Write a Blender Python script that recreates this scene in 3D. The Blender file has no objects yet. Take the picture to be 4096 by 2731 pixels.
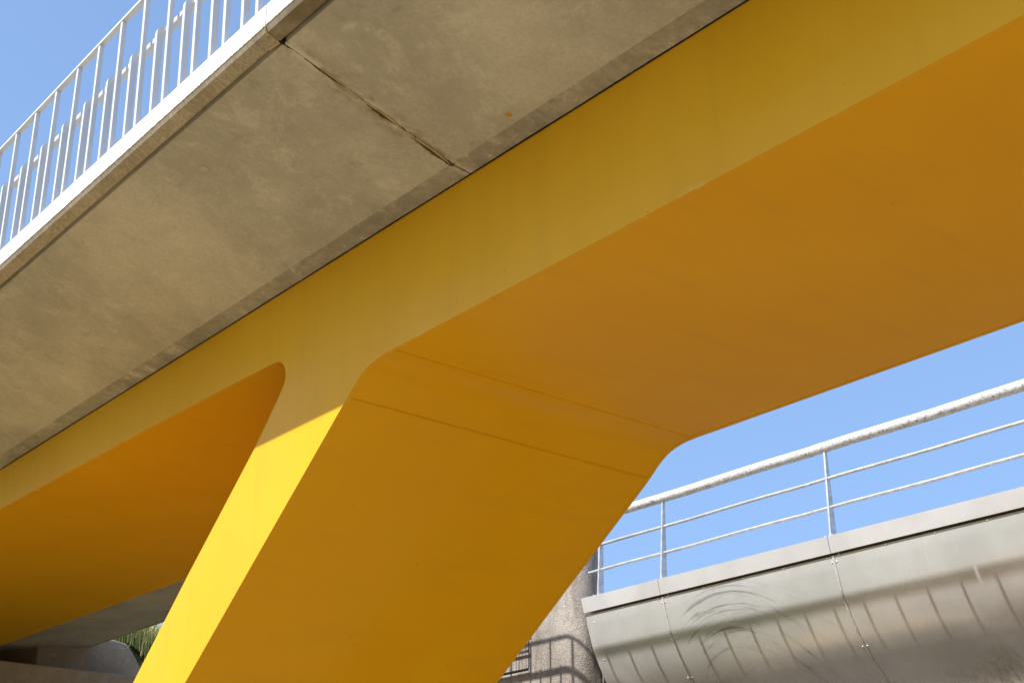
import bpy, math, random
from mathutils import Matrix, Vector
random.seed(7)
S = bpy.context.scene
C = S.collection
H = 1.6                      # height of the camera above the ground; all z below are measured from the camera

# ------------------------------------------------------------------ camera
cam_d = bpy.data.cameras.new("camera"); cam = bpy.data.objects.new("camera", cam_d); C.objects.link(cam)
cam_d.sensor_width = 36; cam_d.lens = 5720 / 4096 * 36; cam_d.clip_end = 4000; cam_d.clip_start = 0.05
yaw, pit, rol = math.radians(51), math.radians(22.4), math.radians(-0.1)
fw = Vector((-math.sin(yaw) * math.cos(pit), math.cos(yaw) * math.cos(pit), math.sin(pit)))
rt = Vector((math.cos(yaw), math.sin(yaw), 0)); up = rt.cross(fw)
r2 = rt * math.cos(rol) + up * math.sin(rol); u2 = up * math.cos(rol) - rt * math.sin(rol)
M = Matrix((r2, u2, -fw)).transposed().to_4x4(); M.translation = Vector((0, 0, H)); cam.matrix_world = M
S.camera = cam
S.render.resolution_x = 1024; S.render.resolution_y = 682

# ------------------------------------------------------------------ light
SX, SS = 0.03, 1.067         # sun travels (SX, 1, -SS)
elev = math.atan2(SS, math.hypot(1, SX))
w = bpy.data.worlds.new("World"); S.world = w; w.use_nodes = True
nt = w.node_tree; bg = nt.nodes["Background"]
sky = nt.nodes.new("ShaderNodeTexSky"); sky.sky_type = 'NISHITA'; sky.sun_disc = False
sky.sun_elevation = elev; sky.sun_rotation = math.radians(180 + math.degrees(math.atan2(SX, 1)))
sky.air_density = 1.0; sky.dust_density = 0.55; sky.ozone_density = 2.2
tc = nt.nodes.new("ShaderNodeTexCoord"); mp = nt.nodes.new("ShaderNodeMapping"); nz = nt.nodes.new("ShaderNodeVectorMath"); nz.operation = 'NORMALIZE'
mp.inputs["Scale"].default_value = (1, 1, .5); mp.inputs["Location"].default_value = (0, 0, .34)   # a clear sky that pales only slowly towards the horizon
nt.links.new(tc.outputs["Generated"], mp.inputs[0]); nt.links.new(mp.outputs[0], nz.inputs[0]); nt.links.new(nz.outputs[0], sky.inputs[0])
nt.links.new(sky.outputs[0], bg.inputs[0]); bg.inputs[1].default_value = 0.15
sl = bpy.data.lights.new("sun", 'SUN'); sl.energy = 3.6; sl.angle = math.radians(0.53); sl.color = (1.0, 0.94, 0.85)
so = bpy.data.objects.new("sun", sl); C.objects.link(so)
so.rotation_euler = Vector((SX, 1, -SS)).to_track_quat('-Z', 'Y').to_euler(); so.location = (0, -20, 30)
S.view_settings.view_transform = 'Standard'; S.view_settings.look = 'None'
S.view_settings.exposure = 0.95; S.view_settings.gamma = 1
S.render.engine = 'CYCLES'
S.cycles.max_bounces = 10; S.cycles.diffuse_bounces = 6; S.cycles.glossy_bounces = 4

# ------------------------------------------------------------------ materials
class NM:
    def __init__(s, name, rough=0.6, metal=0.0, spec=0.5):
        s.m = bpy.data.materials.new(name); s.m.use_nodes = True; s.t = s.m.node_tree
        s.b = s.t.nodes["Principled BSDF"]
        s.b.inputs["Roughness"].default_value = rough; s.b.inputs["Metallic"].default_value = metal
        s.b.inputs["Specular IOR Level"].default_value = spec
        g = s.n("ShaderNodeNewGeometry"); s.pos = g.outputs["Position"]
    def n(s, typ, **k):
        o = s.t.nodes.new(typ)
        for a, v in k.items(): setattr(o, a, v)
        return o
    def link(s, a, b): s.t.links.new(a, b)
    def scale(s, v, sx, sy, sz, off=(0, 0, 0)):
        m = s.n("ShaderNodeMapping"); m.inputs["Scale"].default_value = (sx, sy, sz); m.inputs["Location"].default_value = off
        s.link(v, m.inputs["Vector"]); return m.outputs[0]
    def noise(s, v=None, sc=5.0, det=4.0, rough=0.55, dist=0.0):
        o = s.n("ShaderNodeTexNoise"); o.inputs["Scale"].default_value = sc; o.inputs["Detail"].default_value = det
        o.inputs["Roughness"].default_value = rough; o.inputs["Distortion"].default_value = dist
        s.link(v if v is not None else s.pos, o.inputs["Vector"]); return o.outputs["Fac"]
    def vor(s, v=None, sc=5.0, feat='F1'):
        o = s.n("ShaderNodeTexVoronoi"); o.feature = feat; o.inputs["Scale"].default_value = sc
        s.link(v if v is not None else s.pos, o.inputs["Vector"]); return o
    def ramp(s, f, stops):
        o = s.n("ShaderNodeValToRGB"); e = o.color_ramp.elements
        while len(e) > len(stops): e.remove(e[-1])
        while len(e) < len(stops): e.new(1.0)
        for i, (p, c) in enumerate(stops):
            e[i].position = p; e[i].color = (c, c, c, 1) if not isinstance(c, tuple) else (*c, 1)
        s.link(f, o.inputs[0]); return o.outputs[0]
    def mr(s, f, a, b, c=0.0, d=1.0, smooth=True):
        o = s.n("ShaderNodeMapRange"); o.interpolation_type = 'SMOOTHSTEP' if smooth else 'LINEAR'
        for i, v in enumerate((a, b, c, d)): o.inputs[i + 1].default_value = v
        s.link(f, o.inputs[0]); return o.outputs[0]
    def mix(s, f, a, b, mode='MIX'):
        o = s.n("ShaderNodeMix"); o.data_type = 'RGBA'; o.blend_type = mode
        for i, v in ((0, f), (6, a), (7, b)):
            if isinstance(v, (int, float)): o.inputs[i].default_value = v
            elif isinstance(v, tuple): o.inputs[i].default_value = (*v, 1)
            else: s.link(v, o.inputs[i])
        return o.outputs[2]
    def math(s, op, a, b=0.0, c=0.0):
        o = s.n("ShaderNodeMath"); o.operation = op
        for i, v in enumerate((a, b, c)):
            if isinstance(v, (int, float)): o.inputs[i].default_value = v
            else: s.link(v, o.inputs[i])
        return o.outputs[0]
    def xyz(s):
        o = s.n("ShaderNodeSeparateXYZ"); s.link(s.pos, o.inputs[0]); return o.outputs
    def color(s, c):
        if isinstance(c, tuple): s.b.inputs["Base Color"].default_value = (*c, 1)
        else: s.link(c, s.b.inputs["Base Color"])
    def rough(s, f): s.link(f, s.b.inputs["Roughness"])
    def bump(s, f, st=0.2, dist=0.01, prev=None):
        o = s.n("ShaderNodeBump"); o.inputs["Strength"].default_value = st; o.inputs["Distance"].default_value = dist
        s.link(f, o.inputs["Height"])
        if prev is not None: s.link(prev, o.inputs["Normal"])
        s.link(o.outputs[0], s.b.inputs["Normal"]); return o.outputs[0]

def yellow_mat(name, spec, r0, r1, ca, cb):
    m = NM(name, 0.30, 0, spec)
    n1 = m.noise(sc=0.9, det=3)
    c = m.mix(m.mr(n1, .35, .65), ca, cb)
    st = m.noise(m.scale(m.pos, 6, 1.0, .5), sc=1.4, det=4, rough=.6)         # faint rain-washed streaks
    c = m.mix(m.mr(st, .48, .70, 0, .14), c, (0.55, 0.30, 0.02))
    X, Y, Z = m.xyz()                                                # worn, chalky flecks along the lower arris, partly a painted-in edge glint
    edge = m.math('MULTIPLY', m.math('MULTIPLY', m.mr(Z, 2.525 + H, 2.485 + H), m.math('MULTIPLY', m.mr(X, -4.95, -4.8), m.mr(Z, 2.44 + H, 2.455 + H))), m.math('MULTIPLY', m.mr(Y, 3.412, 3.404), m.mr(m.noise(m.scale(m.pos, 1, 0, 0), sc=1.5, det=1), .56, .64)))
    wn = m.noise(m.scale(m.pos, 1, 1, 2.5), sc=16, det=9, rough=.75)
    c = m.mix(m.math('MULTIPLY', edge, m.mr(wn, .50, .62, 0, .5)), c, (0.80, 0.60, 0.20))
    sp = m.mr(m.vor(sc=7).outputs['Distance'], .024, .017)                      # sparse dirt specks
    c = m.mix(sp, c, (0.10, 0.07, 0.02))
    m.color(c)
    m.rough(m.mr(m.noise(sc=1.2, det=1), .3, .7, r0, r1))
    b = m.bump(m.noise(sc=0.7, det=1), .25, .02)
    m.bump(m.noise(sc=22, det=1), .06, .002, b)                 # orange peel of the coating
    return m.m
def concrete_mat(name, lo, hi, pale, soffit=False):
    m = NM(name, 0.88, 0, 0.3)
    big = m.noise(sc=.9, det=8, rough=.62, dist=.15)
    mid = m.noise(m.scale(m.pos, 1, 1, 1, (4, 2, 1)), sc=4.2, det=12, rough=.74, dist=.2)
    fin = m.noise(sc=55, det=6, rough=.7)
    c = m.mix(m.mr(big, .38, .62), lo, hi)
    c = m.mix(m.mr(mid, .52, .66, 0, .5), c, pale)                        # laitance patches with ragged edges
    c = m.mix(m.mr(mid, .46, .34, 0, .4), c, tuple(x * .62 for x in lo))
    c = m.mix(m.mr(fin, .35, .7, 0, .30), c, tuple(x * .72 for x in lo))
    wave = m.noise(m.scale(m.pos, 1, 1, 1, (9, 5, 0)), sc=2.0, det=14, rough=.8, dist=.5)
    c = m.mix(m.mr(m.math('ABSOLUTE', m.math('SUBTRACT', wave, .5)), .0, .012, .42, 0), c, pale)
    rust = m.mr(m.noise(m.scale(m.pos, 1, 1, 1, (1, 7, 3)), sc=2.4, det=9, rough=.75), .62, .74, 0, .35)
    c = m.mix(rust, c, (0.34, 0.23, 0.12))
    v = m.vor(sc=22); pit = m.mr(v.outputs["Distance"], .03, .06, 1, 0)
    keep = m.mr(m.noise(sc=4, det=2), .48, .56)
    c = m.mix(m.math('MULTIPLY', m.math('MULTIPLY', pit, keep), .75), c, tuple(x * .3 for x in lo))
    if soffit:
        X, Y, Z = m.xyz()
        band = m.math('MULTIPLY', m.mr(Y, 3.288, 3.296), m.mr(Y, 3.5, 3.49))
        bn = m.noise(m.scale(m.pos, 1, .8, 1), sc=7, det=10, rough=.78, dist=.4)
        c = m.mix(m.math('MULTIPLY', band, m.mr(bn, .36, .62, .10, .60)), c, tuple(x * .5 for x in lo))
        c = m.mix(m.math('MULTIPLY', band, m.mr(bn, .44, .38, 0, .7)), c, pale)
        # run-off stains on both sides of the panel joint
        dj = m.math('ABSOLUTE', m.math('SUBTRACT', X, -4.49))
        jn = m.noise(m.scale(m.pos, 1.6, .6, 1), sc=9, det=8, rough=.75)
        c = m.mix(m.math('MULTIPLY', m.mr(dj, .11, .0), m.mr(jn, .46, .60, 0, .75)), c, (0.25, 0.19, 0.11))
        c = m.mix(m.math('MULTIPLY', m.mr(dj, .05, .0), m.mr(jn, .50, .42, 0, .7)), c, pale)
        # ring marks of an old patch repair on the near panel
        q = m.math('SQRT', m.math('ADD', m.math('POWER', m.math('SUBTRACT', X, -4.22), 2), m.math('POWER', m.math('SUBTRACT', Y, 2.66), 2)))
        qn = m.noise(sc=8, det=5)
        ring = m.mr(m.math('ABSOLUTE', m.math('SUBTRACT', m.math('ADD', q, m.math('MULTIPLY', qn, .05)), .15)), .004, .04, .55, 0)
        c = m.mix(m.math('MULTIPLY', ring, m.mr(m.noise(sc=6, det=8, rough=.8), .44, .58, .1, .9)), c, pale)
        # splash of yellow paint near the beam
        p = m.math('SQRT', m.math('ADD', m.math('POWER', m.math('SUBTRACT', X, -4.03), 2), m.math('POWER', m.math('SUBTRACT', Y, 3.245), 2)))
        c = m.mix(m.mr(m.math('ADD', p, m.math('MULTIPLY', m.noise(sc=60, det=2), .012)), .022, .019), c, (0.60, 0.27, 0.02))
    m.color(c)
    b = m.bump(mid, .2, .008); m.bump(fin, .35, .003, b)
    return m.m
def drip_mat():                                                       # underside of the deck edge, marked by run-off
    m = NM("stained_concrete", 0.85, 0, .3)
    n = m.noise(m.scale(m.pos, 1, .28, .28), sc=34, det=6, rough=.7, dist=2.2)
    n2 = m.noise(sc=3.0, det=6, rough=.6)
    ring = m.mr(m.math('ABSOLUTE', m.math('SUBTRACT', n, .5)), .0, .035, 1, 0)
    c = m.mix(m.mr(n2, .35, .65), (0.50, 0.45, 0.35), (0.38, 0.335, 0.25))
    c = m.mix(m.math('MULTIPLY', ring, .8), c, (0.15, 0.11, 0.065))
    c = m.mix(m.mr(m.noise(sc=60, det=4), .6, .7, 0, .5), c, (0.62, 0.56, 0.43))
    x = m.xyz()[0]; wet = m.mr(x, -4.49, -4.48)                        # the near panel is darker with algae
    c = m.mix(m.math('MULTIPLY', wet, m.mr(n2, .35, .6, .35, .8)), c, (0.15, 0.12, 0.06))
    m.color(c); m.bump(n, .4, .004); return m.m
def aggregate_mat():
    m = NM("exposed_aggregate", 0.9, 0, .3)
    v = m.vor(sc=75); v2 = m.vor(sc=160)
    base = m.mix(m.mr(m.noise(sc=2.2, det=6), .35, .65), (0.27, 0.245, 0.22), (0.40, 0.37, 0.335))
    g = m.ramp(v.outputs["Color"], [(0, .45), (.5, .95), (.8, 1.1), (1, 1.5)])
    c = m.mix(.6, base, g, 'MULTIPLY')
    c = m.mix(m.mr(m.noise(sc=130, det=3), .56, .68, 0, .8), c, (0.12, 0.10, 0.09))
    c = m.mix(m.mr(m.noise(sc=95, det=2), .64, .72, 0, .7), c, (0.80, 0.76, 0.70))
    st = m.noise(m.scale(m.pos, 7, 7, .9), sc=1.3, det=7, rough=.65)
    c = m.mix(m.mr(st, .46, .68, 0, .55), c, (0.15, 0.125, 0.10))
    m.color(c)
    b = m.bump(v.outputs["Distance"], .7, .006); m.bump(m.noise(sc=200, det=3), .5, .003, b)
    return m.m
def white_mat():
    m = NM("white_paint", 0.42, 0, .5)
    n = m.noise(sc=9, det=6)
    c = m.mix(m.mr(n, .45, .75, 0, .4), (0.58, 0.59, 0.60), (0.50, 0.495, 0.47))
    d = m.mr(m.noise(sc=26, det=5, rough=.7), .66, .74, 0, .6)
    c = m.mix(d, c, (0.30, 0.23, 0.15))
    m.color(c); m.bump(m.noise(sc=60), .1, .002); return m.m
def band_mat():
    m = NM("white_band", 0.5, 0, .4)
    z = m.xyz()[2]
    n = m.noise(m.scale(m.pos, 30, 30, 2), sc=2, det=5)
    c = m.mix(m.mr(m.noise(sc=5, det=5), .45, .7, 0, .3), (0.82, 0.82, 0.81), (0.74, 0.73, 0.70))
    low = m.math('MULTIPLY', m.mr(z, 3.452 + H, 3.478 + H, 1, 0), m.mr(n, .35, .6))   # grime along the lower lip
    c = m.mix(low, c, (0.42, 0.37, 0.29))
    m.color(c); return m.m
def steel_mat(name, base, rlo, rhi, metal, curved):
    m = NM(name, .4, metal, .5)
    X, Y, Z = m.xyz()
    n = m.noise(m.scale(m.pos, 1.2, 1, 1.2), sc=1.6, det=6, rough=.6)
    c = m.mix(m.mr(n, .35, .68), tuple(x * .88 for x in base), base)
    c = m.mix(m.mr(m.noise(sc=40, det=3), .66, .74, 0, .12), c, tuple(x * .6 for x in base))
    r = m.mr(m.noise(m.scale(m.pos, 1, 1, 1, (3, 3, 3)), sc=1.6, det=2, rough=.5), .3, .7, rlo, rhi)
    if curved is not None:
        # sweeping scratches left by a swinging branch: arcs round a point on the panel
        def arcs(cx, cz, rmin, rmax, seed, freq, x0, x1):
            dx = m.math('SUBTRACT', X, cx); dz = m.math('SUBTRACT', Z, cz + H)
            rad = m.math('SQRT', m.math('ADD', m.math('MULTIPLY', dx, dx), m.math('MULTIPLY', dz, dz)))
            ang = m.math('ARCTAN2', dz, dx)
            cmb = m.n("ShaderNodeCombineXYZ")
            m.link(m.math('MULTIPLY', rad, freq), cmb.inputs[0]); m.link(m.math('MULTIPLY', ang, .9), cmb.inputs[1]); cmb.inputs[2].default_value = seed
            f = m.noise(cmb.outputs[0], sc=1.0, det=5, rough=.75)
            k = m.mr(f, .53, .62)
            k = m.math('MULTIPLY', k, m.math('MULTIPLY', m.mr(rad, rmin, rmin + .1), m.mr(rad, rmax - .15, rmax, 1, 0)))
            return m.math('MULTIPLY', k, m.math('MULTIPLY', m.mr(X, x0, x0 + .25), m.mr(X, x1 - .4, x1, 1, 0)))
        k1 = arcs(-8.30, 1.55, .62, 1.25, 2.0, 30, -8.90, -7.3)
        k2 = arcs(-8.0, 1.2, .3, 1.7, 9.0, 15, -8.9, -6.6)
        c = m.mix(m.math('MULTIPLY', k1, .6), c, tuple(x * .22 for x in base))
        c = m.mix(m.math('MULTIPLY', k2, .16), c, tuple(x * .45 for x in base))
        # rain-washed dirt low on the near panels
        st = m.noise(m.scale(m.pos, 9, 2.2, 2.2), sc=4.5, det=8, rough=.8, dist=.4)
        area = m.math('MULTIPLY', m.mr(X, -7.0, -5.6), m.mr(Z, 2.0 + H, 1.62 + H))
        c = m.mix(m.math('MULTIPLY', area, m.mr(st, .46, .62, 0, .9)), c, (0.07, 0.055, 0.04))
        br = m.math('MULTIPLY', m.mr(X, -6.9, -5.7), m.math('MULTIPLY', m.mr(Z, 2.4 + H, 2.0 + H), m.mr(m.noise(sc=2.5, det=5), .4, .6)))
        c = m.mix(m.math('MULTIPLY', br, .3), c, (0.32, 0.25, 0.13))
    m.color(c); m.rough(r)
    m.bump(m.noise(m.scale(m.pos, 1, 1, 1), sc=1.6, det=1), .2, .01)
    return m.m
def galv_mat(name, lichen):
    m = NM(name, .42, .55, .5)
    c = m.mix(m.mr(m.noise(sc=18, det=5), .35, .65), (0.50, 0.51, 0.52), (0.66, 0.67, 0.68))
    c = m.mix(m.mr(m.noise(m.scale(m.pos, .6, 1, 1), sc=28, det=8, rough=.75), .50, .62, 0, .7 if lichen else .45), c, (0.42, 0.38, 0.30) if lichen else (0.50, 0.44, 0.36))
    if lichen:
        c = m.mix(m.mr(m.noise(sc=32, det=8, rough=.85), .50, .56), c, (0.70, 0.685, 0.62))
        c = m.mix(m.mr(m.noise(sc=38, det=6, rough=.8), .54, .60, 0, .85), c, (0.17, 0.16, 0.10))
        m.bump(m.noise(sc=60, det=5), .6, .006)
        m.b.inputs["Metallic"].default_value = .15; m.b.inputs["Roughness"].default_value = .7
    m.color(c); return m.m
def plain(name, c, rough=.7, metal=0, bump=None):
    m = NM(name, rough, metal)
    m.color(m.mix(m.mr(m.noise(sc=20, det=5), .35, .7), c, tuple(x * .7 for x in c)))
    if bump: m.bump(m.noise(sc=bump, det=5), .5, .01)
    return m.m
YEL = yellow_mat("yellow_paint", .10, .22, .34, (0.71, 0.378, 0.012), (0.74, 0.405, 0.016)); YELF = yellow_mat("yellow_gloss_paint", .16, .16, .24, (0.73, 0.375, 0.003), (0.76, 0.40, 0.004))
CON = concrete_mat("deck_concrete", (0.42, 0.405, 0.35), (0.57, 0.55, 0.475), (0.67, 0.655, 0.575), True)
ABU = concrete_mat("abutment_concrete", (0.26, 0.215, 0.155), (0.36, 0.30, 0.225), (0.44, 0.38, 0.30))
DRIP = drip_mat(); AGG = aggregate_mat(); WHT = white_mat(); BAND = band_mat()
STEEL = steel_mat("stainless_sheet", (0.82, 0.835, 0.87), .22, .30, .50, True)
CAPM = steel_mat("cap_sheet", (0.72, 0.73, 0.74), .38, .5, .3, None)
GALV = galv_mat("galvanised_steel", False); LICH = galv_mat("lichened_tube", True)
DARK = plain("dark_steel", (0.06, 0.045, 0.04), .6)
SEAL = plain("sealant", (0.50, 0.40, 0.20), .8, 0, 80)
JOINTD = plain("joint_filler", (0.10, 0.075, 0.045), .9, 0, 80)
BOLTM = plain("bolt_steel", (0.78, 0.80, 0.82), .35, .35)
GRASS = plain("grass_blades", (0.26, 0.34, 0.05), .55)
GRASS.node_tree.nodes["Principled BSDF"].inputs["Subsurface Weight"].default_value = 0
STRAW = plain("straw_blades", (0.62, 0.56, 0.26), .6)
VINE = plain("pale_stem", (0.22, 0.24, 0.06), .6)
def ground_mat():
    m = NM("gravel_paving", .95, 0, .2)
    c = m.mix(m.mr(m.noise(sc=.25, det=8), .35, .65), (0.335, 0.255, 0.145), (0.41, 0.315, 0.185))
    c = m.mix(m.mr(m.vor(sc=30).outputs["Distance"], .2, .6, 0, .4), c, (0.19, 0.15, 0.10))
    m.color(c); m.bump(m.noise(sc=25, det=6), .5, .02); return m.m
GRND = ground_mat()
def turf_mat():
    m = NM("turf", .95, 0, .2)
    m.color(m.mix(m.mr(m.noise(sc=3, det=9, rough=.7), .35, .65), (0.045, 0.065, 0.015), (0.12, 0.13, 0.035)))
    m.bump(m.noise(sc=30, det=6), .8, .05); return m.m
TURF = turf_mat()
def added_hill_turf():  # surface of the unseen added hill
    m = NM("added_hill_turf", .95, 0, .2)
    m.color(m.mix(m.mr(m.noise(sc=1.2, det=9, rough=.7), .35, .65), (0.20, 0.185, 0.055), (0.27, 0.24, 0.085)))
    m.bump(m.noise(sc=20, det=6), .8, .05); return m.m
ADDED_TURF = added_hill_turf()

# ------------------------------------------------------------------ builders
ROOT = {}
def tag(o, label=None, cat=None, group=None, kind=None):
    for k, v in (("label", label), ("category", cat), ("group", group), ("kind", kind)):
        if v: o[k] = v
    return o
def thing(name, loc, label, cat, group=None):
    o = bpy.data.objects.new(name, None); C.objects.link(o); o.location = (loc[0], loc[1], loc[2] + H)
    o.empty_display_size = .3; ROOT[o.name] = Vector((loc[0], loc[1], loc[2])); return tag(o, label, cat, group)
def rootof(p):
    while p.parent: p = p.parent
    return ROOT.get(p.name, Vector((0, 0, 0)))
def mesh(name, vs, fs, mat, parent=None, smooth=None, bevel=None, solid=None, loc=None):
    me = bpy.data.meshes.new(name)
    off = rootof(parent) if parent else (Vector(loc) if loc else Vector((0, 0, 0)))
    me.from_pydata([Vector(v) - off for v in vs], [], fs); me.validate(); me.update()
    import bmesh
    bm = bmesh.new(); bm.from_mesh(me); bmesh.ops.recalc_face_normals(bm, faces=bm.faces); bm.to_mesh(me); bm.free()
    me.materials.append(mat)
    o = bpy.data.objects.new(name, me); C.objects.link(o)
    if parent: o.parent = parent
    else: o.location = (off.x, off.y, off.z + H); ROOT[o.name] = off
    if solid: md = o.modifiers.new("s", 'SOLIDIFY'); md.thickness = solid; md.offset = 0
    if bevel:
        md = o.modifiers.new("b", 'BEVEL'); md.width = bevel; md.segments = 2; md.limit_method = 'ANGLE'; md.angle_limit = math.radians(40)
    if smooth: 
        for p in me.polygons: p.use_smooth = True
        me.set_sharp_from_angle(angle=math.radians(smooth))
    return o
class MB:
    def __init__(s): s.v = []; s.f = []
    def box(s, a, b):
        (x0, y0, z0), (x1, y1, z1) = a, b; n = len(s.v)
        s.v += [(x0, y0, z0), (x1, y0, z0), (x1, y1, z0), (x0, y1, z0), (x0, y0, z1), (x1, y0, z1), (x1, y1, z1), (x0, y1, z1)]
        s.f += [tuple(n + i for i in q) for q in ((0, 3, 2, 1), (4, 5, 6, 7), (0, 1, 5, 4), (1, 2, 6, 5), (2, 3, 7, 6), (3, 0, 4, 7))]
        return s
    def extr(s, prof, x0, x1):                                        # (y,z) profile run along x
        n = len(s.v); k = len(prof)
        s.v += [(x0, y, z) for y, z in prof] + [(x1, y, z) for y, z in prof]
        s.f += [(n + i, n + (i + 1) % k, n + k + (i + 1) % k, n + k + i) for i in range(k)]
        s.f += [tuple(n + i for i in range(k))[::-1], tuple(n + k + i for i in range(k))]
        return s
    def tube(s, pts, r, seg=10):
        n0 = len(s.v); P = [Vector(p) for p in pts]
        for i, p in enumerate(P):
            d = (P[min(i + 1, len(P) - 1)] - P[max(i - 1, 0)]).normalized()
            a = d.orthogonal().normalized() if abs(d.z) > .9 else d.cross(Vector((0, 0, 1))).normalized(); b = d.cross(a)
            for k in range(seg):
                t = 2 * math.pi * k / seg; s.v.append(tuple(p + (a * math.cos(t) + b * math.sin(t)) * r))
        for i in range(len(P) - 1):
            for k in range(seg):
                s.f.append((n0 + i * seg + k, n0 + i * seg + (k + 1) % seg, n0 + (i + 1) * seg + (k + 1) % seg, n0 + (i + 1) * seg + k))
        s.f += [tuple(n0 + k for k in range(seg))[::-1], tuple(n0 + (len(P) - 1) * seg + k for k in range(seg))]
        return s
    def out(s, name, mat, parent=None, **k): return mesh(name, s.v, s.f, mat, parent, **k)
def spline(P, n=6):
    out = []
    for i in range(len(P) - 1):
        a, b, c, d = P[max(i - 1, 0)], P[i], P[i + 1], P[min(i + 2, len(P) - 1)]
        for j in range(n):
            t = j / n
            out.append(tuple(.5 * (2 * b[k] + (c[k] - a[k]) * t + (2 * a[k] - 5 * b[k] + 4 * c[k] - d[k]) * t * t + (3 * b[k] - a[k] - 3 * c[k] + d[k]) * t ** 3) for k in range(len(b))))
    return out + [P[-1]]

# ------------------------------------------------------------------ ground and embankment
def grid_sheet(name, xs, ys, zf, mat, **k):
    vs = [(x, y, zf(x, y)) for x in xs for y in ys]; n = len(ys)
    fs = [(i * n + j, (i + 1) * n + j, (i + 1) * n + j + 1, i * n + j + 1) for i in range(len(xs) - 1) for j in range(n - 1)]
    return mesh(name, vs, fs, mat, **k)
tag(mesh('ground', [(-1500, -1500, -H), (1500, -1500, -H), (1500, 1500, -H), (-1500, 1500, -H)], [(0, 1, 2, 3)], GRND), kind='structure')
def emb(x, y):
    d = -17.5 - x
    z = 3.38 - .55 * max(0, y - 7.85) + .50 * max(0, d) - .5 * max(0, 2.3 - y)
    z = min(z, 4.0) + .05 * math.sin(x * 3.1 + y * 2.3)
    if d < .1: z -= (0.1 - d) * 1.6
    return max(z, -1.75)
def front(x, y): return -1.75 + .82 * max(0, min(-11.6 - x, 5.35)) * max(0, min(1, (9.2 - y) / 1.5)) + .03 * math.sin(x * 5 + y * 3)
tag(grid_sheet('abutment_slope', [-17.2 + i * .4 for i in range(16)], [-14 + i * .8 for i in range(30)], front, TURF, smooth=60), kind='structure')

tag(grid_sheet('embankment', [-60 + i * .5 for i in range(81)] + [-19.6 + i * .3 for i in range(22)], [-14 + i * .6 for i in range(34)] + [6.6 + i * .25 for i in range(60)] + [22 + i for i in range(10)],
    lambda x, y: emb(x, y) if not ((x > -17.62 and y < 7.95) or (x > -19.7 and y < 7.5)) else -1.75, TURF, smooth=60), kind='structure')

def added_hill_z(x, y):  # unseen hill, added behind the camera to block low sky and bounce light
    d = -10 - y + 1.2 * math.sin(x * .13); t = max(0, min(1, (d + 2) / 24)); return -1.9 + 12.5 * t * t * (3 - 2 * t) + .25 * math.sin(x * .7 + y * .4)
tag(grid_sheet('added_grassy_hill', [-90 + i * 3 for i in range(61)], [-70 + i * 2.5 for i in range(27)], added_hill_z, ADDED_TURF, smooth=60), kind='structure')

BANK = plain("bounce_paving", (0.55, 0.49, 0.40), .9, 0, 30)  # unseen raised bank, added so the cladding's lower edge reflects a sunlit strip
tag(mesh('added_bounce_bank', [(x, y, z) for x in (-16.5, 14) for y, z in ((7.9, -1.62), (9.05, .48), (9.6, .55), (13.4, .55), (15.5, -1.62))],
    [(i, i + 1, 6 + i, 5 + i) for i in range(4)], BANK), kind='structure')
# ------------------------------------------------------------------ yellow steel frame of the footbridge
Y1, Y2 = 3.40, 5.406
frame = thing('steel_bridge_frame', (-10.5, 4.3, -H), 'glossy yellow steel box beam with a slanting leg, carrying the concrete deck', 'bridge beam')
left_n = [(-17.45, 2.895), (-14.95, 2.868), (-11.13, 2.822), (-10.04, 2.806), (-7.709, 2.776), (-6.9, 2.758), (-6.317, 2.744), (-6.19, 2.741)]
tip = spline([(-6.19, 2.741), (-6.122, 2.732), (-6.075, 2.705), (-6.047, 2.66), (-6.042, 2.62), (-6.052, 2.585), (-6.085, 2.545), (-6.18, 2.445)], 4)
legl = [(-6.18, 2.445), (-6.31, 2.315), (-6.958, 1.762), (-7.516, 1.264), (-10.72, -1.6)]
knee = spline([(-5.60, 2.212), (-5.51, 2.284), (-5.44, 2.339), (-5.375, 2.390), (-5.293, 2.436), (-5.195, 2.460), (-5.10, 2.467), (-4.98, 2.468)], 5)
legr = [(-10.37, -1.6), (-6.884, 1.188), (-6.187, 1.745), (-5.60, 2.212)]
right_n = [(-4.98, 2.468), (-4.1, 2.475), (-3.118, 2.483), (-1.795, 2.497), (8.0, 2.56)]
outline = left_n[:-1] + tip[:-1] + legl + legr[:-1] + knee[:-1] + right_n
TOP = 3.124
def yfar(z): return Y2 if z > 2.3 else Y2 - .118 * (2.3 - z)
def zfar(x, z): return z - (.048 if x < -7 else .048 * max(0, min(1, (-6.25 - x) / .75))) if z > 2.7 else z
def side_plate(name, far):
    e = .004
    t = .022
    poly = outline + [(8.0, TOP), (-17.45, TOP)]
    def P(p, inner):
        x, z = p
        if not far: return (x, Y1 + (t if inner else 0), z)
        return (x, (yfar(z) - (t if inner else 0)), zfar(x, z))
    n = len(poly); vs = [P(p, False) for p in poly] + [P(p, True) for p in poly]
    # triangulate via ear clipping from mathutils
    from mathutils.geometry import tessellate_polygon
    tr = tessellate_polygon([[Vector((p[0], p[1], 0)) for p in poly]])
    fs = [tuple(t3) for t3 in tr] + [tuple(n + i for i in t3)[::-1] for t3 in tr]
    fs += [(i, (i + 1) % n, n + (i + 1) % n, n + i) for i in range(n)]
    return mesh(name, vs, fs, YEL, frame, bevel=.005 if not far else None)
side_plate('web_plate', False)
side_plate('web_plate', True)
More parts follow.
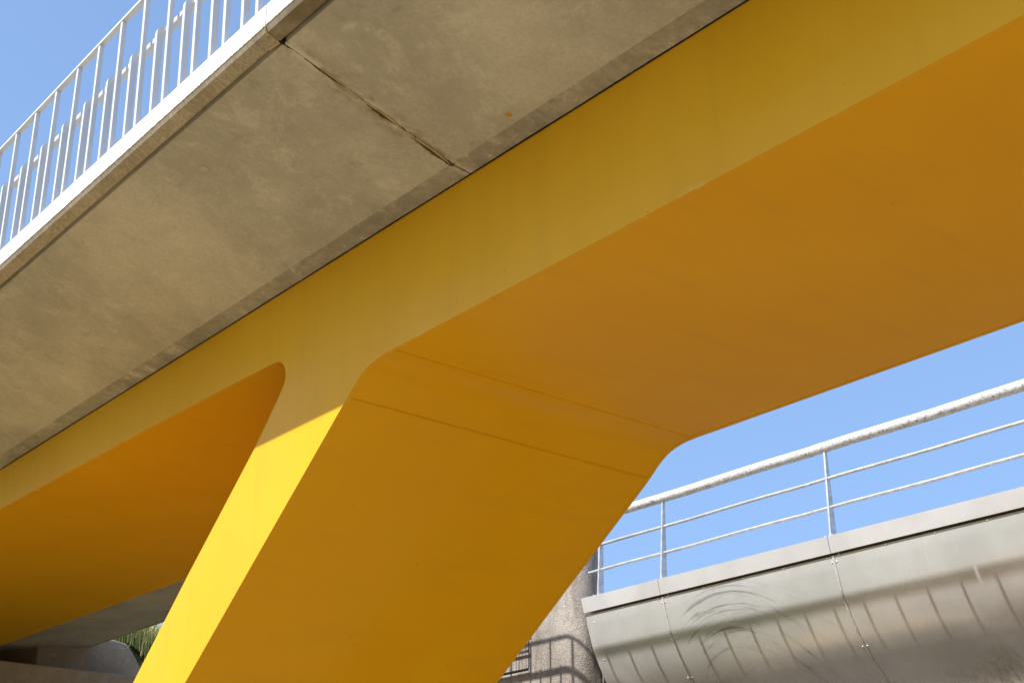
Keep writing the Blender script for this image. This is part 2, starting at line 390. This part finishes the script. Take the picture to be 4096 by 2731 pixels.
def strip(name, pts, inset=.003, th=.02, subs=14):
    vs = []; fs = []; m = subs + 1; up = .002
    for x, z in pts:
        ya, yb = Y1 + .012, yfar(z) - .012
        for j in range(m):
            u = j / subs; y = ya + (yb - ya) * u; vs.append((x, y, z + (zfar(x, z) - z) * u + 0.0))
    for i in range(len(pts) - 1):
        for j in range(subs): fs.append((i * m + j, (i + 1) * m + j, (i + 1) * m + j + 1, i * m + j + 1))
    o = mesh(name, vs, fs, YELF, frame, smooth=50)
    return o
def shrink(pts, d):                                                    # lift the flanges a hair inside the web outline
    out = []
    for i, p in enumerate(pts):
        a = pts[max(i - 1, 0)]; b = pts[min(i + 1, len(pts) - 1)]
        tx, tz = b[0] - a[0], b[1] - a[1]; l = math.hypot(tx, tz); out.append((p[0] - tz / l * d, p[1] + tx / l * d))
    return out
def dense(pts, k=6):
    o = []
    for a, b in zip(pts[:-1], pts[1:]):
        for j in range(k): o.append((a[0] + (b[0] - a[0]) * j / k, a[1] + (b[1] - a[1]) * j / k))
    return o + [pts[-1]]
full = shrink(left_n[:-1] + tip[:-1] + legl, .003)
k1 = len(left_n) - 1; k2 = k1 + len(tip) - 1
strip('bottom_flange', dense(full[:k1 + 1]))
strip('corner_plate', full[k1:k2 + 1])
strip('leg_flange', dense(full[k2:]))
full = shrink(legr[:-1] + knee[:-1] + right_n, .003); k1 = len(legr) - 1; k2 = k1 + len(knee) - 1
strip('leg_flange', dense(full[:k1 + 1]))
strip('knee_plate', full[k1:k2 + 1])
strip('bottom_flange', dense(full[k2:]))
mb = MB(); mb.box((-17.45, Y1 + .022, TOP - .03), (8, Y2 - .022, TOP - .004)); mb.out('top_flange', YEL, frame)
def weld(x, z, y0, y1, dirx=0, dirz=0, rr=.007):
    m = MB(); pts = []
    for i in range(41):
        u = i / 40; pts.append((x + dirx * u + random.uniform(-.0015, .0015), y0 + (y1 - y0) * u, z + dirz * u + .001 + random.uniform(-.0008, .0008)))
    m.tube(pts, rr, 8); m.out('weld_seam', YELF, frame, smooth=60)
weld(-5.075, 2.468, Y1 + .02, Y2 - .02, -.03, 0, .005)
weld(-5.44, 2.3385, Y1 + .02, Y2 - .02, -.02, -.0185, .0016)
m = MB(); m.tube([(-5.10 + i * .03 + .0, Y2 - .03, 2.4675 + .0007 * i + random.uniform(-.0006, .0006)) for i in range(20)], .005, 6); m.out('weld_seam', YELF, frame, smooth=60)
weld(-6.19, 2.741, Y1 + .02, Y2 - .02)

# ------------------------------------------------------------------ precast concrete deck
XJ = -4.491
deck = thing('footbridge_deck', (-10, 4.8, 3.1), 'weathered grey concrete footbridge deck with a bright white painted edge', 'bridge deck')
def crossfall(y): return -.0177 * (y - 2.345)
def panel(x0, x1, dz=0.0):
    prof = [(2.424, 3.408), (3.292, 3.143), (3.31, 3.141), (3.396, 3.130), (3.396, 3.19), (3.45, 3.19), (3.45, 3.142), (5.50, 3.142), (5.515, 3.143), (7.24, 3.32), (7.255, 3.334), (7.27, 3.320), (7.32, 3.338), (7.33, 3.36), (7.33, 3.406), (7.30, 3.412), (2.44, 3.50), (2.424, 3.50)]
    m = MB(); n = max(2, int((x1 - x0) / .35)); k = len(prof)
    rnd = random.Random(3)
    for i in range(n + 1):
        x = x0 + (x1 - x0) * i / n
        for y, z in prof: m.v.append((x, y, z + (dz if y < 3 else 0) + (.045 * max(0, min(1, (x + 9.5) / 5)) if 5.6 < y and z < 3.405 else 0) + (rnd.uniform(-.0015, .0015) if 3.2 < y < 5.6 and z < 3.2 else 0)))
    for i in range(n):
        for j in range(k): m.f.append((i * k + j, i * k + (j + 1) % k, (i + 1) * k + (j + 1) % k, (i + 1) * k + j))
    m.f += [tuple(range(k))[::-1], tuple(n * k + j for j in range(k))]
    p = m.out('deck_panel', CON, deck, bevel=.004)
    m = MB(); m.extr([(2.3335, 3.452), (2.345, 3.434 + dz), (2.402, 3.413 + dz), (2.406, 3.432), (2.4225, 3.432), (2.4225, 3.4525)], x0, x1)
    m.out('drip_edge', DRIP, p)
    m = MB(); m.extr([(2.330, 3.4535), (2.4235, 3.4535), (2.4235, 3.557), (2.330, 3.559)], x0, x1); m.out('edge_band', BAND, p, bevel=.002)
    m = MB(); m.extr([(7.334, 3.408), (7.334, 3.47), (7.24, 3.47), (7.24, 3.42), (7.30, 3.412)], x0, x1); m.out('edge_band', BAND, p)
    return p
pl = panel(-19.4, XJ - .004); pr = panel(XJ + .004, 8.0, -.006)
# ragged mortar and dark line in the panel joint
m = MB(); n = 60; rnd = random.Random(11)
for i in range(n + 1):
    y = 2.43 + (3.30 - 2.43) * i / n; z = 3.408 - (y - 2.424) * (3.408 - 3.1395) / (3.292 - 2.424) - .0025
    wv = .004 + .010 * max(0, math.sin(i * .21 + 1)) * rnd.random() + (.006 if i > 44 else 0)
    o = .006 * math.sin(i * .33) + rnd.uniform(-.002, .002)
    m.v += [(XJ - wv + o, y, z), (XJ + wv * .6 + o, y, z), (XJ + wv * .6 + o, y, z + .02), (XJ - wv + o, y, z + .02)]
for i in range(n):
    for j in range(4): m.f.append((i * 4 + j, i * 4 + (j + 1) % 4, i * 4 + 4 + (j + 1) % 4, i * 4 + 4 + j))
m.out('joint_mortar', JOINTD, pl)
m = MB(); n = 50
for i in range(n + 1):
    y = 2.60 + (3.28 - 2.60) * i / n; z = 3.408 - (y - 2.424) * .3093 - .004 - .0105
    z = 3.408 - (y - 2.424) * .3093 - .009
    a = XJ + .006 + .004 * math.sin(i * .33); wv = .003 + .006 * rnd.random() * (1 if 12 < i < 48 else .3)
    m.v += [(a, y, z), (a + wv, y, z + .001), (a + wv, y, z + .01), (a, y, z + .01)]
for i in range(n):
    for j in range(4): m.f.append((i * 4 + j, i * 4 + (j + 1) % 4, i * 4 + 4 + (j + 1) % 4, i * 4 + 4 + j))
m.out('mortar_lip', SEAL, pr)
m = MB(); m.tube([(XJ - .010, 2.336, 3.450), (XJ - .012, 2.350, 3.428), (XJ - .008, 2.38, 3.419), (XJ - .012, 2.407, 3.409), (XJ - .05, 2.404, 3.411), (XJ - .085, 2.402, 3.412)], .0065, 7); m.out('sealant_bead', SEAL, pl, smooth=60)
m = MB(); m.box((XJ - .012, 2.404, 3.405), (XJ + .010, 2.44, 3.425)); m.out('joint_hole', plain('black_void', (0.01, 0.009, 0.008), 1), pl)
MB().box((XJ - .02, 2.345, 3.44), (XJ + .02, 7.28, 3.49 - .02)).out('joint_light_stop', JOINTD, pl)  # hidden filler added to stop sun leaking through the panel joint
# plugged formwork hole on the soffit
m = MB(); cx, cy = -5.56, 2.62
def soff(y): return 3.408 - (y - 2.424) * .3093
for i in range(24):
    t = 2 * math.pi * i / 24; y = cy + .022 * math.sin(t); m.v.append((cx + .024 * math.cos(t), y, soff(y) - .0015))
for i in range(24):
    t = 2 * math.pi * i / 24; y = cy + .015 * math.sin(t); m.v.append((cx + .016 * math.cos(t), y, soff(y) - .0035))
m.f = [(i, (i + 1) % 24, 24 + (i + 1) % 24, 24 + i) for i in range(24)] + [tuple(24 + i for i in range(24))]
m.out('formwork_plug', plain('plug_mortar', (0.52, 0.49, 0.41), .9, 0, 90), pl)

# ------------------------------------------------------------------ footbridge railings
PITCH = .2952
def box_mesh(name, sx, y0, y1, z1, corner=0.0, z0=0.0):
    if corner:
        pf = [(y0, z0), (y0, z1 - corner)] + [(y0 + corner * (1 - math.cos(t)), z1 - corner + corner * math.sin(t)) for t in [math.pi / 2 * i / 6 for i in range(1, 7)]] + [(y1, z1), (y1, z1 - .03), (y0 + .040, z1 - .030), (y0 + .033, z1 - .040), (y0 + .033, z0)]
    else: pf = [(y0, z0), (y0, z1), (y1, z1), (y1, z0)]
    k = len(pf); me = bpy.data.meshes.new(name)
    me.from_pydata([(-sx / 2, y, z) for y, z in pf] + [(sx / 2, y, z) for y, z in pf], [],
        [(i, (i + 1) % k, k + (i + 1) % k, k + i) for i in range(k)] + [tuple(range(k))[::-1], tuple(k + i for i in range(k))])
    me.materials.append(WHT); return me
def railing(x_first, n, y_front, z_base, mirror, label, lean, gap=None):
    sg = -1 if mirror else 1
    root = thing('footbridge_railing', (x_first, y_front, z_base), label, 'railing', None)
    o0 = rootof(root)
    dzt, dzs = 4.369 - 3.49, 4.118 - 3.49
    tall = box_mesh('baluster', .0235, 0, sg * .0235, dzt - .001)
    short = box_mesh('short_baluster', .0235, sg * .010, sg * .062, dzs, .050) if not mirror else None
    if mirror:
        short = box_mesh('short_baluster', .0235, -.06, -.01, dzs)
    zt = z_base + dzt
    def ln(x):
        if not lean: return 0
        return -.055 * max(0, min(1, (x + 6.65) / .9))
    for i in range(n):
        for me, nm, x in ((tall, 'baluster', x_first + i * PITCH), (short, 'short_baluster', x_first + (i + .5) * PITCH)):
            o = bpy.data.objects.new(nm, me); C.objects.link(o); o.parent = root
            a = ln(x); o.location = (x - o0.x + (-a * -.10), 0, 0) if lean else (x - o0.x, 0, 0); o.rotation_euler = (0, a, 0)
    xa, xb = x_first - .12, x_first + n * PITCH
    y0, y1 = y_front - sg * .004, y_front + sg * .0275
    m = MB()
    for a, b in ([(xa, xb)] if gap is None else [(xa, gap - .012), (gap + .012, xb)]):
        m.box((a, min(y0, y1), zt), (b, max(y0, y1), zt + .016))
    m.out('top_rail', WHT, root, bevel=.0015)
    m = MB(); zs = z_base + dzs
    y0, y1 = y_front + sg * .052, y_front + sg * .086
    for i in range(n - 1):
        a = x_first + i * PITCH
        for s0, s1 in ((a + .022, a + PITCH + .012),):
            m.box((s0, min(y0, y1), zs - .026), (s1, max(y0, y1), zs + .002))
    if mirror: m = MB().box((xa, min(y0, y1) + .03, zs - .04), (xb, max(y0, y1) + .03, zs))
    m.out('middle_rail', WHT, root, bevel=.0015)
    return root
n_near = 26
railing(-5.199 - 18 * PITCH, 44, 2.351, 3.49, False, 'white flat-bar railing standing on the near white edge of the footbridge deck', True)
railing(-5.69 - .055 - 24 * PITCH, 34, 7.29, 3.412, True, 'white railing on the far side of the footbridge deck, casting shadows on the steel cladding', False, gap=-5.885)

# ------------------------------------------------------------------ second bridge with stainless cladding
XE = -9.977; XS = [XE, -8.951, -7.036, -5.121, -3.206, -1.291, .624, 2.539, 4.454]
br = thing('road_bridge', (-5, 10, -H), 'bridge edge clad in curved stainless sheet with a pale grey cap strip', 'bridge')
prof = [(8.965, 2.742), (8.978, 2.67), (8.996, 2.60), (9.04, 2.45), (9.095, 2.33), (9.185, 2.17), (9.30, 2.02), (9.41, 1.91), (9.53, 1.805), (9.75, 1.67), (10.05, 1.57), (10.4, 1.52), (10.9, 1.49), (12.2, 1.48)]
ps = spline(prof, 3)
core = [(9.02, 2.86), (9.05, 2.60), (9.12, 2.42), (9.36, 2.06), (9.62, 1.86), (10.1, 1.66), (11, 1.56), (13.5, 1.56), (13.5, 2.86)]
MB().extr(core, XE + .01, 9).out('bridge_core', ABU, br)
cap_prof = [(8.906, 2.891), (8.938, 2.757), (8.946, 2.757), (8.946, 2.765), (8.918, 2.882), (9.10, 2.892), (9.10, 2.898)]
def bolt(parent, y, z, x, ny, nz, r=.008):
    m = MB(); c = Vector((x, y, z)); nn = Vector((0, ny, nz)).normalized(); a = Vector((1, 0, 0)); b = nn.cross(a)
    rings = [(r * 1.05, -.002), (r, .003), (r * .6, .006)]
    for rr, h in rings:
        for k in range(8):
            t = math.pi * k / 4; m.v.append(tuple(c + nn * h + (a * math.cos(t) + b * math.sin(t)) * rr))
    for i in range(2):
        for k in range(8): m.f.append((i * 8 + k, i * 8 + (k + 1) % 8, i * 8 + 8 + (k + 1) % 8, i * 8 + 8 + k))
    m.f.append(tuple(16 + k for k in range(8))); m.f.append(tuple(range(8)))
    m.out('bolt', BOLTM, parent, smooth=50)
def nrm(i):
    a, b = ps[max(i - 1, 0)], ps[min(i + 1, len(ps) - 1)]; ty, tz = b[0] - a[0], b[1] - a[1]; l = math.hypot(ty, tz); return tz / l, -ty / l
def on_prof(z):
    for i in range(len(ps) - 1):
        if ps[i][1] >= z >= ps[i + 1][1]:
            t = (ps[i][1] - z) / (ps[i][1] - ps[i + 1][1]); return ps[i][0] + t * (ps[i + 1][0] - ps[i][0]), nrm(i)
for x0, x1 in zip(XS[:-1], XS[1:]):
    g = .0025
    capo = MB().extr(cap_prof, x0 + g, x1 - g).out('cap_strip', CAPM, br)
    m = MB(); xs = [x0 + g + (x1 - x0 - 2 * g) * i / 6 for i in range(7)]
    for x in xs:
        for i, (y, z) in enumerate(ps): m.v.append((x, y, z))
    k = len(ps)
    for i in range(6):
        for j in range(k - 1): m.f.append((i * k + j, i * k + j + 1, (i + 1) * k + j + 1, (i + 1) * k + j))
    pan = m.out('curved_panel', STEEL, br, smooth=50)
    if x0 == XE:
        q = MB(); k = len(ps)
        for d in (0, .05):
            for i, (y, z) in enumerate(ps): ny, nz = nrm(i); q.v.append((x0 + g, y - ny * d, z - nz * d))
        q.f = [(i, i + 1, k + i + 1, k + i) for i in range(k - 1)]; q.out('end_return', STEEL, pan)
    if x1 < -3:
        L = x1 - x0; nb = max(2, round(L / .48))
        for i in range(nb + 1):
            xb = x0 + .06 + (L - .12) * i / nb; bolt(pan, 8.965, 2.733, xb, -1, -.1, .0065)
        if x0 > XE:
            for z in (2.692, 2.384, 2.066, 1.823):
                y, (ny, nz) = on_prof(z)
                for dx in (-.022, .022): bolt(pan, y, z, x0 + dx, ny, nz)
        else:
            for z in (2.66, 2.33): y, (ny, nz) = on_prof(z); bolt(pan, y, z, x0 + .10, ny, nz)
for x in XS[1:5]:                                                       # cover strips over the sheet joints
    m = MB(); k = len(ps)
    for d in (-.0085, .0085):
        for i, (y, z) in enumerate(ps): ny, nz = nrm(i); m.v.append((x + d, y + ny * .006, z + nz * .006))
    m.f = [(i, i + 1, k + i + 1, k + i) for i in range(k - 1)]
    m.out('joint_strip', BOLTM, br, smooth=50)
    m = MB().box((x - .012, 8.9675, 2.70), (x + .012, 8.975, 2.742)); m.out('joint_clip', GALV, br)
# fin wall with a rounded corner
wall = thing('concrete_wall', (-12, 9.1, -H), 'speckled exposed-aggregate concrete wall with a rounded corner, beside the stainless cladding', 'wall')
R = .195; XC, YW, YB = -10.21, 8.90, 9.19
m = MB(); pf = [(-17.0, YW)] + [(XC + R * math.sin(t), YW + R * (1 - math.cos(t))) for t in [math.pi / 2 * i / 12 for i in range(13)]] + [(XC + R, YB - .02), (XC + R - .02, YB), (-17.0, YB)]
k = len(pf); zs = [-1.7, 4.05]
m.v = [(x, y, z) for z in zs for x, y in pf]
m.f = [(i, (i + 1) % k, k + (i + 1) % k, k + i) for i in range(k)] + [tuple(range(k))[::-1], tuple(k + i for i in range(k))]
m.out('fin', AGG, wall, smooth=30)
MB().box((-17, YB + .003, -1.7), (XC + R + .012, 13.5, 2.75)).out('pier', AGG, wall)
# wire grille on the wall
gr = thing('wire_grille', (-11.4, 8.87, 2.32), 'dark steel grille of thin upright wires fixed to the speckled wall', 'grille')
yg = 8.868
for i, z in enumerate((2.327, 2.50, 2.673, 2.846)):
    MB().box((-12.3, yg - .012, z - .011), (-10.70, yg + .0, z + .011)).out('crossbar', DARK, gr)
MB().box((-10.706, yg - .001, 2.338), (-10.70, yg + .006, 2.85)).out('end_bar', DARK, gr)
for i in range(32):
    x = -10.752 - i * .0495
    if i < 22: MB().tube([(x, yg + .006, 2.33), (x, yg + .006, 2.85)], .0024, 6).out('wire', DARK, gr)
bolt(gr, yg - .014, 2.365, -10.72, -1, 0, .008)

# railing of the second bridge
r2g = thing('tube_railing', (-8, 9.03, 2.89), 'galvanised railing with a thick lichened top tube and two thin rails above the stainless cladding', 'railing')
YR = 9.045
def rail_tube(name, z, r, mat, xa, xb, ring=None):
    m = MB(); n = max(2, int((xb - xa) / .4)); m.tube([(xa + (xb - xa) * i / n, YR, z + .003 * math.sin(i * 1.7)) for i in range(n + 1)], r, 20 if r > .03 else 12)
    return m.out(name, mat, r2g, smooth=40)
rail_tube('top_tube', 3.672, .0435, LICH, -10.01, -7.232)
rail_tube('top_tube', 3.672, .0435, LICH, -7.226, 4.4)
rail_tube('sleeve', 3.672, .0395, GALV, -7.26, -7.20)
for z in (3.402, 3.160):
    rail_tube('thin_rail', z, .0145, GALV, -10.005 if z < 3.3 else -10.01, -7.262)
    rail_tube('thin_rail', z, .0145, GALV, -7.254, 4.4)
    rail_tube('sleeve', z, .0115, GALV, -7.28, -7.24)
for x, ln in ((-9.847, .030), (-9.005, .030), (-7.078, -.012), (-5.16, 0), (-3.24, 0), (-1.32, 0), (.60, 0), (2.52, 0), (4.3, 0)):
    m = MB(); t = .0085; zb, zt = 2.905, 3.635
    yf0, yf1, yb0, yb1 = 9.0, 9.03, 9.078, 9.060
    m.v = [(x - t, yf0, zb), (x + t, yf0, zb), (x + t, yb0, zb), (x - t, yb0, zb), (x - t + ln, yf1, zt), (x + t + ln, yf1, zt), (x + t + ln, yb1, zt), (x - t + ln, yb1, zt)]
    m.f = [(0, 3, 2, 1), (4, 5, 6, 7), (0, 1, 5, 4), (1, 2, 6, 5), (2, 3, 7, 6), (3, 0, 4, 7)]
    p = m.out('post', GALV, r2g, bevel=.002)
    MB().box((x - .05, 8.97, 2.8985), (x + .05, 9.10, 2.905)).out('base_plate', GALV, p)
    for dx in (-.036, .036): MB().tube([(x + dx, 8.985, 2.905), (x + dx, 8.985, 2.922)], .007, 6).out('nut', BOLTM, p)

# ------------------------------------------------------------------ abutment under the deck at the left
ab = thing('abutment', (-17.8, 5.5, -H), 'dark weathered concrete abutment block under the end of the footbridge deck, grass beside it', 'abutment')
m = MB(); pf = [(6.62, -1.7), (6.62, 3.46), (7.62, 3.46), (7.79, 3.43), (7.90, 3.30), (8.02, 3.13), (8.5, 2.55), (9.5, 1.5), (9.5, -1.7)]
m.extr(pf, -18.2, -17.5).out('back_wall', ABU, ab, bevel=.02)
m = MB(); m.v = [(-17.5, 6.62, -1.7), (-18.15, 6.30, -1.7), (-18.15, 6.30, 3.46), (-17.5, 6.62, 3.46), (-18.6, 6.62, -1.7), (-18.6, 6.62, 3.46)]
m.f = [(0, 1, 2, 3), (1, 4, 5, 2), (0, 4, 1), (3, 2, 5), (0, 3, 5, 4)]
m.out('splay_face', ABU, ab)
MB().box((-19.6, .5, -1.7), (-18.2, 6.90, 3.46)).out('curtain_wall', ABU, ab)
MB().extr([(.6, -1.7), (.6, 2.99), (8.05, 2.94), (8.6, 2.3), (9.3, 1.6), (9.3, -1.7)], -18.2, -16.95).out('bearing_shelf', ABU, ab, bevel=.02)
MB().box((-17.42, 4.9, 2.99), (-17.05, 5.35, 3.0)).out('bearing', DARK, ab)

# vine hanging over the abutment corner
m = MB()
def P17(cy, cz, dx=.35): f = (17.5 - dx) / 17.5; return (-17.5 + dx, cy * f, cz * f)
m.tube([P17(*p) for p in spline([(7.75, 3.60), (7.80, 3.57), (7.835, 3.50), (7.83, 3.43), (7.79, 3.375)], 5)], .005, 6)
m.tube([P17(*p) for p in spline([(7.79, 3.37), (7.70, 3.355), (7.62, 3.345), (7.585, 3.315)], 5)], .005, 6)
tag(m.out('vine_stem', VINE, loc=(-17.2, 7.7, 3.4)), 'thin pale green stem curling over the corner of the abutment', 'stem')
# ------------------------------------------------------------------ grass
def blades(name, n, mat, seed, hmin, hmax, lab):
    rnd = random.Random(seed); m = MB()
    for _ in range(n):
        x = -17.55 - rnd.random() ** 1.3 * 3.2; y = 7.5 + rnd.random() * 3.6
        if y < 8.0 and x > -17.6: continue
        z = emb(x, y) - .02; h = rnd.uniform(hmin, hmax); a = rnd.random() * 6.28; l = rnd.uniform(.1, .6) * h; wd = rnd.uniform(.003, .007)
        px, py = -math.sin(a) * wd, math.cos(a) * wd; dx, dy = math.cos(a) * l, math.sin(a) * l
        k = len(m.v)
        for t, q in ((0, 1), (.45, .85), (.8, .55)):
            X, Y, Z = x + dx * t * t, y + dy * t * t, z + h * t * (1 - .12 * t)
            m.v += [(X - px * q, Y - py * q, Z), (X + px * q, Y + py * q, Z)]
        m.v.append((x + dx, y + dy, z + h * .86))
        m.f += [(k, k + 1, k + 3, k + 2), (k + 2, k + 3, k + 5, k + 4), (k + 4, k + 5, k + 6)]
    o = m.out(name, mat); return tag(o, lab, 'grass', kind='stuff')
blades('grass', 14000, GRASS, 1, .15, .55, 'green grass growing on the bank behind the abutment')
blades('dry_grass', 5200, STRAW, 2, .25, .75, 'straw-coloured grass stalks on the bank behind the abutment')
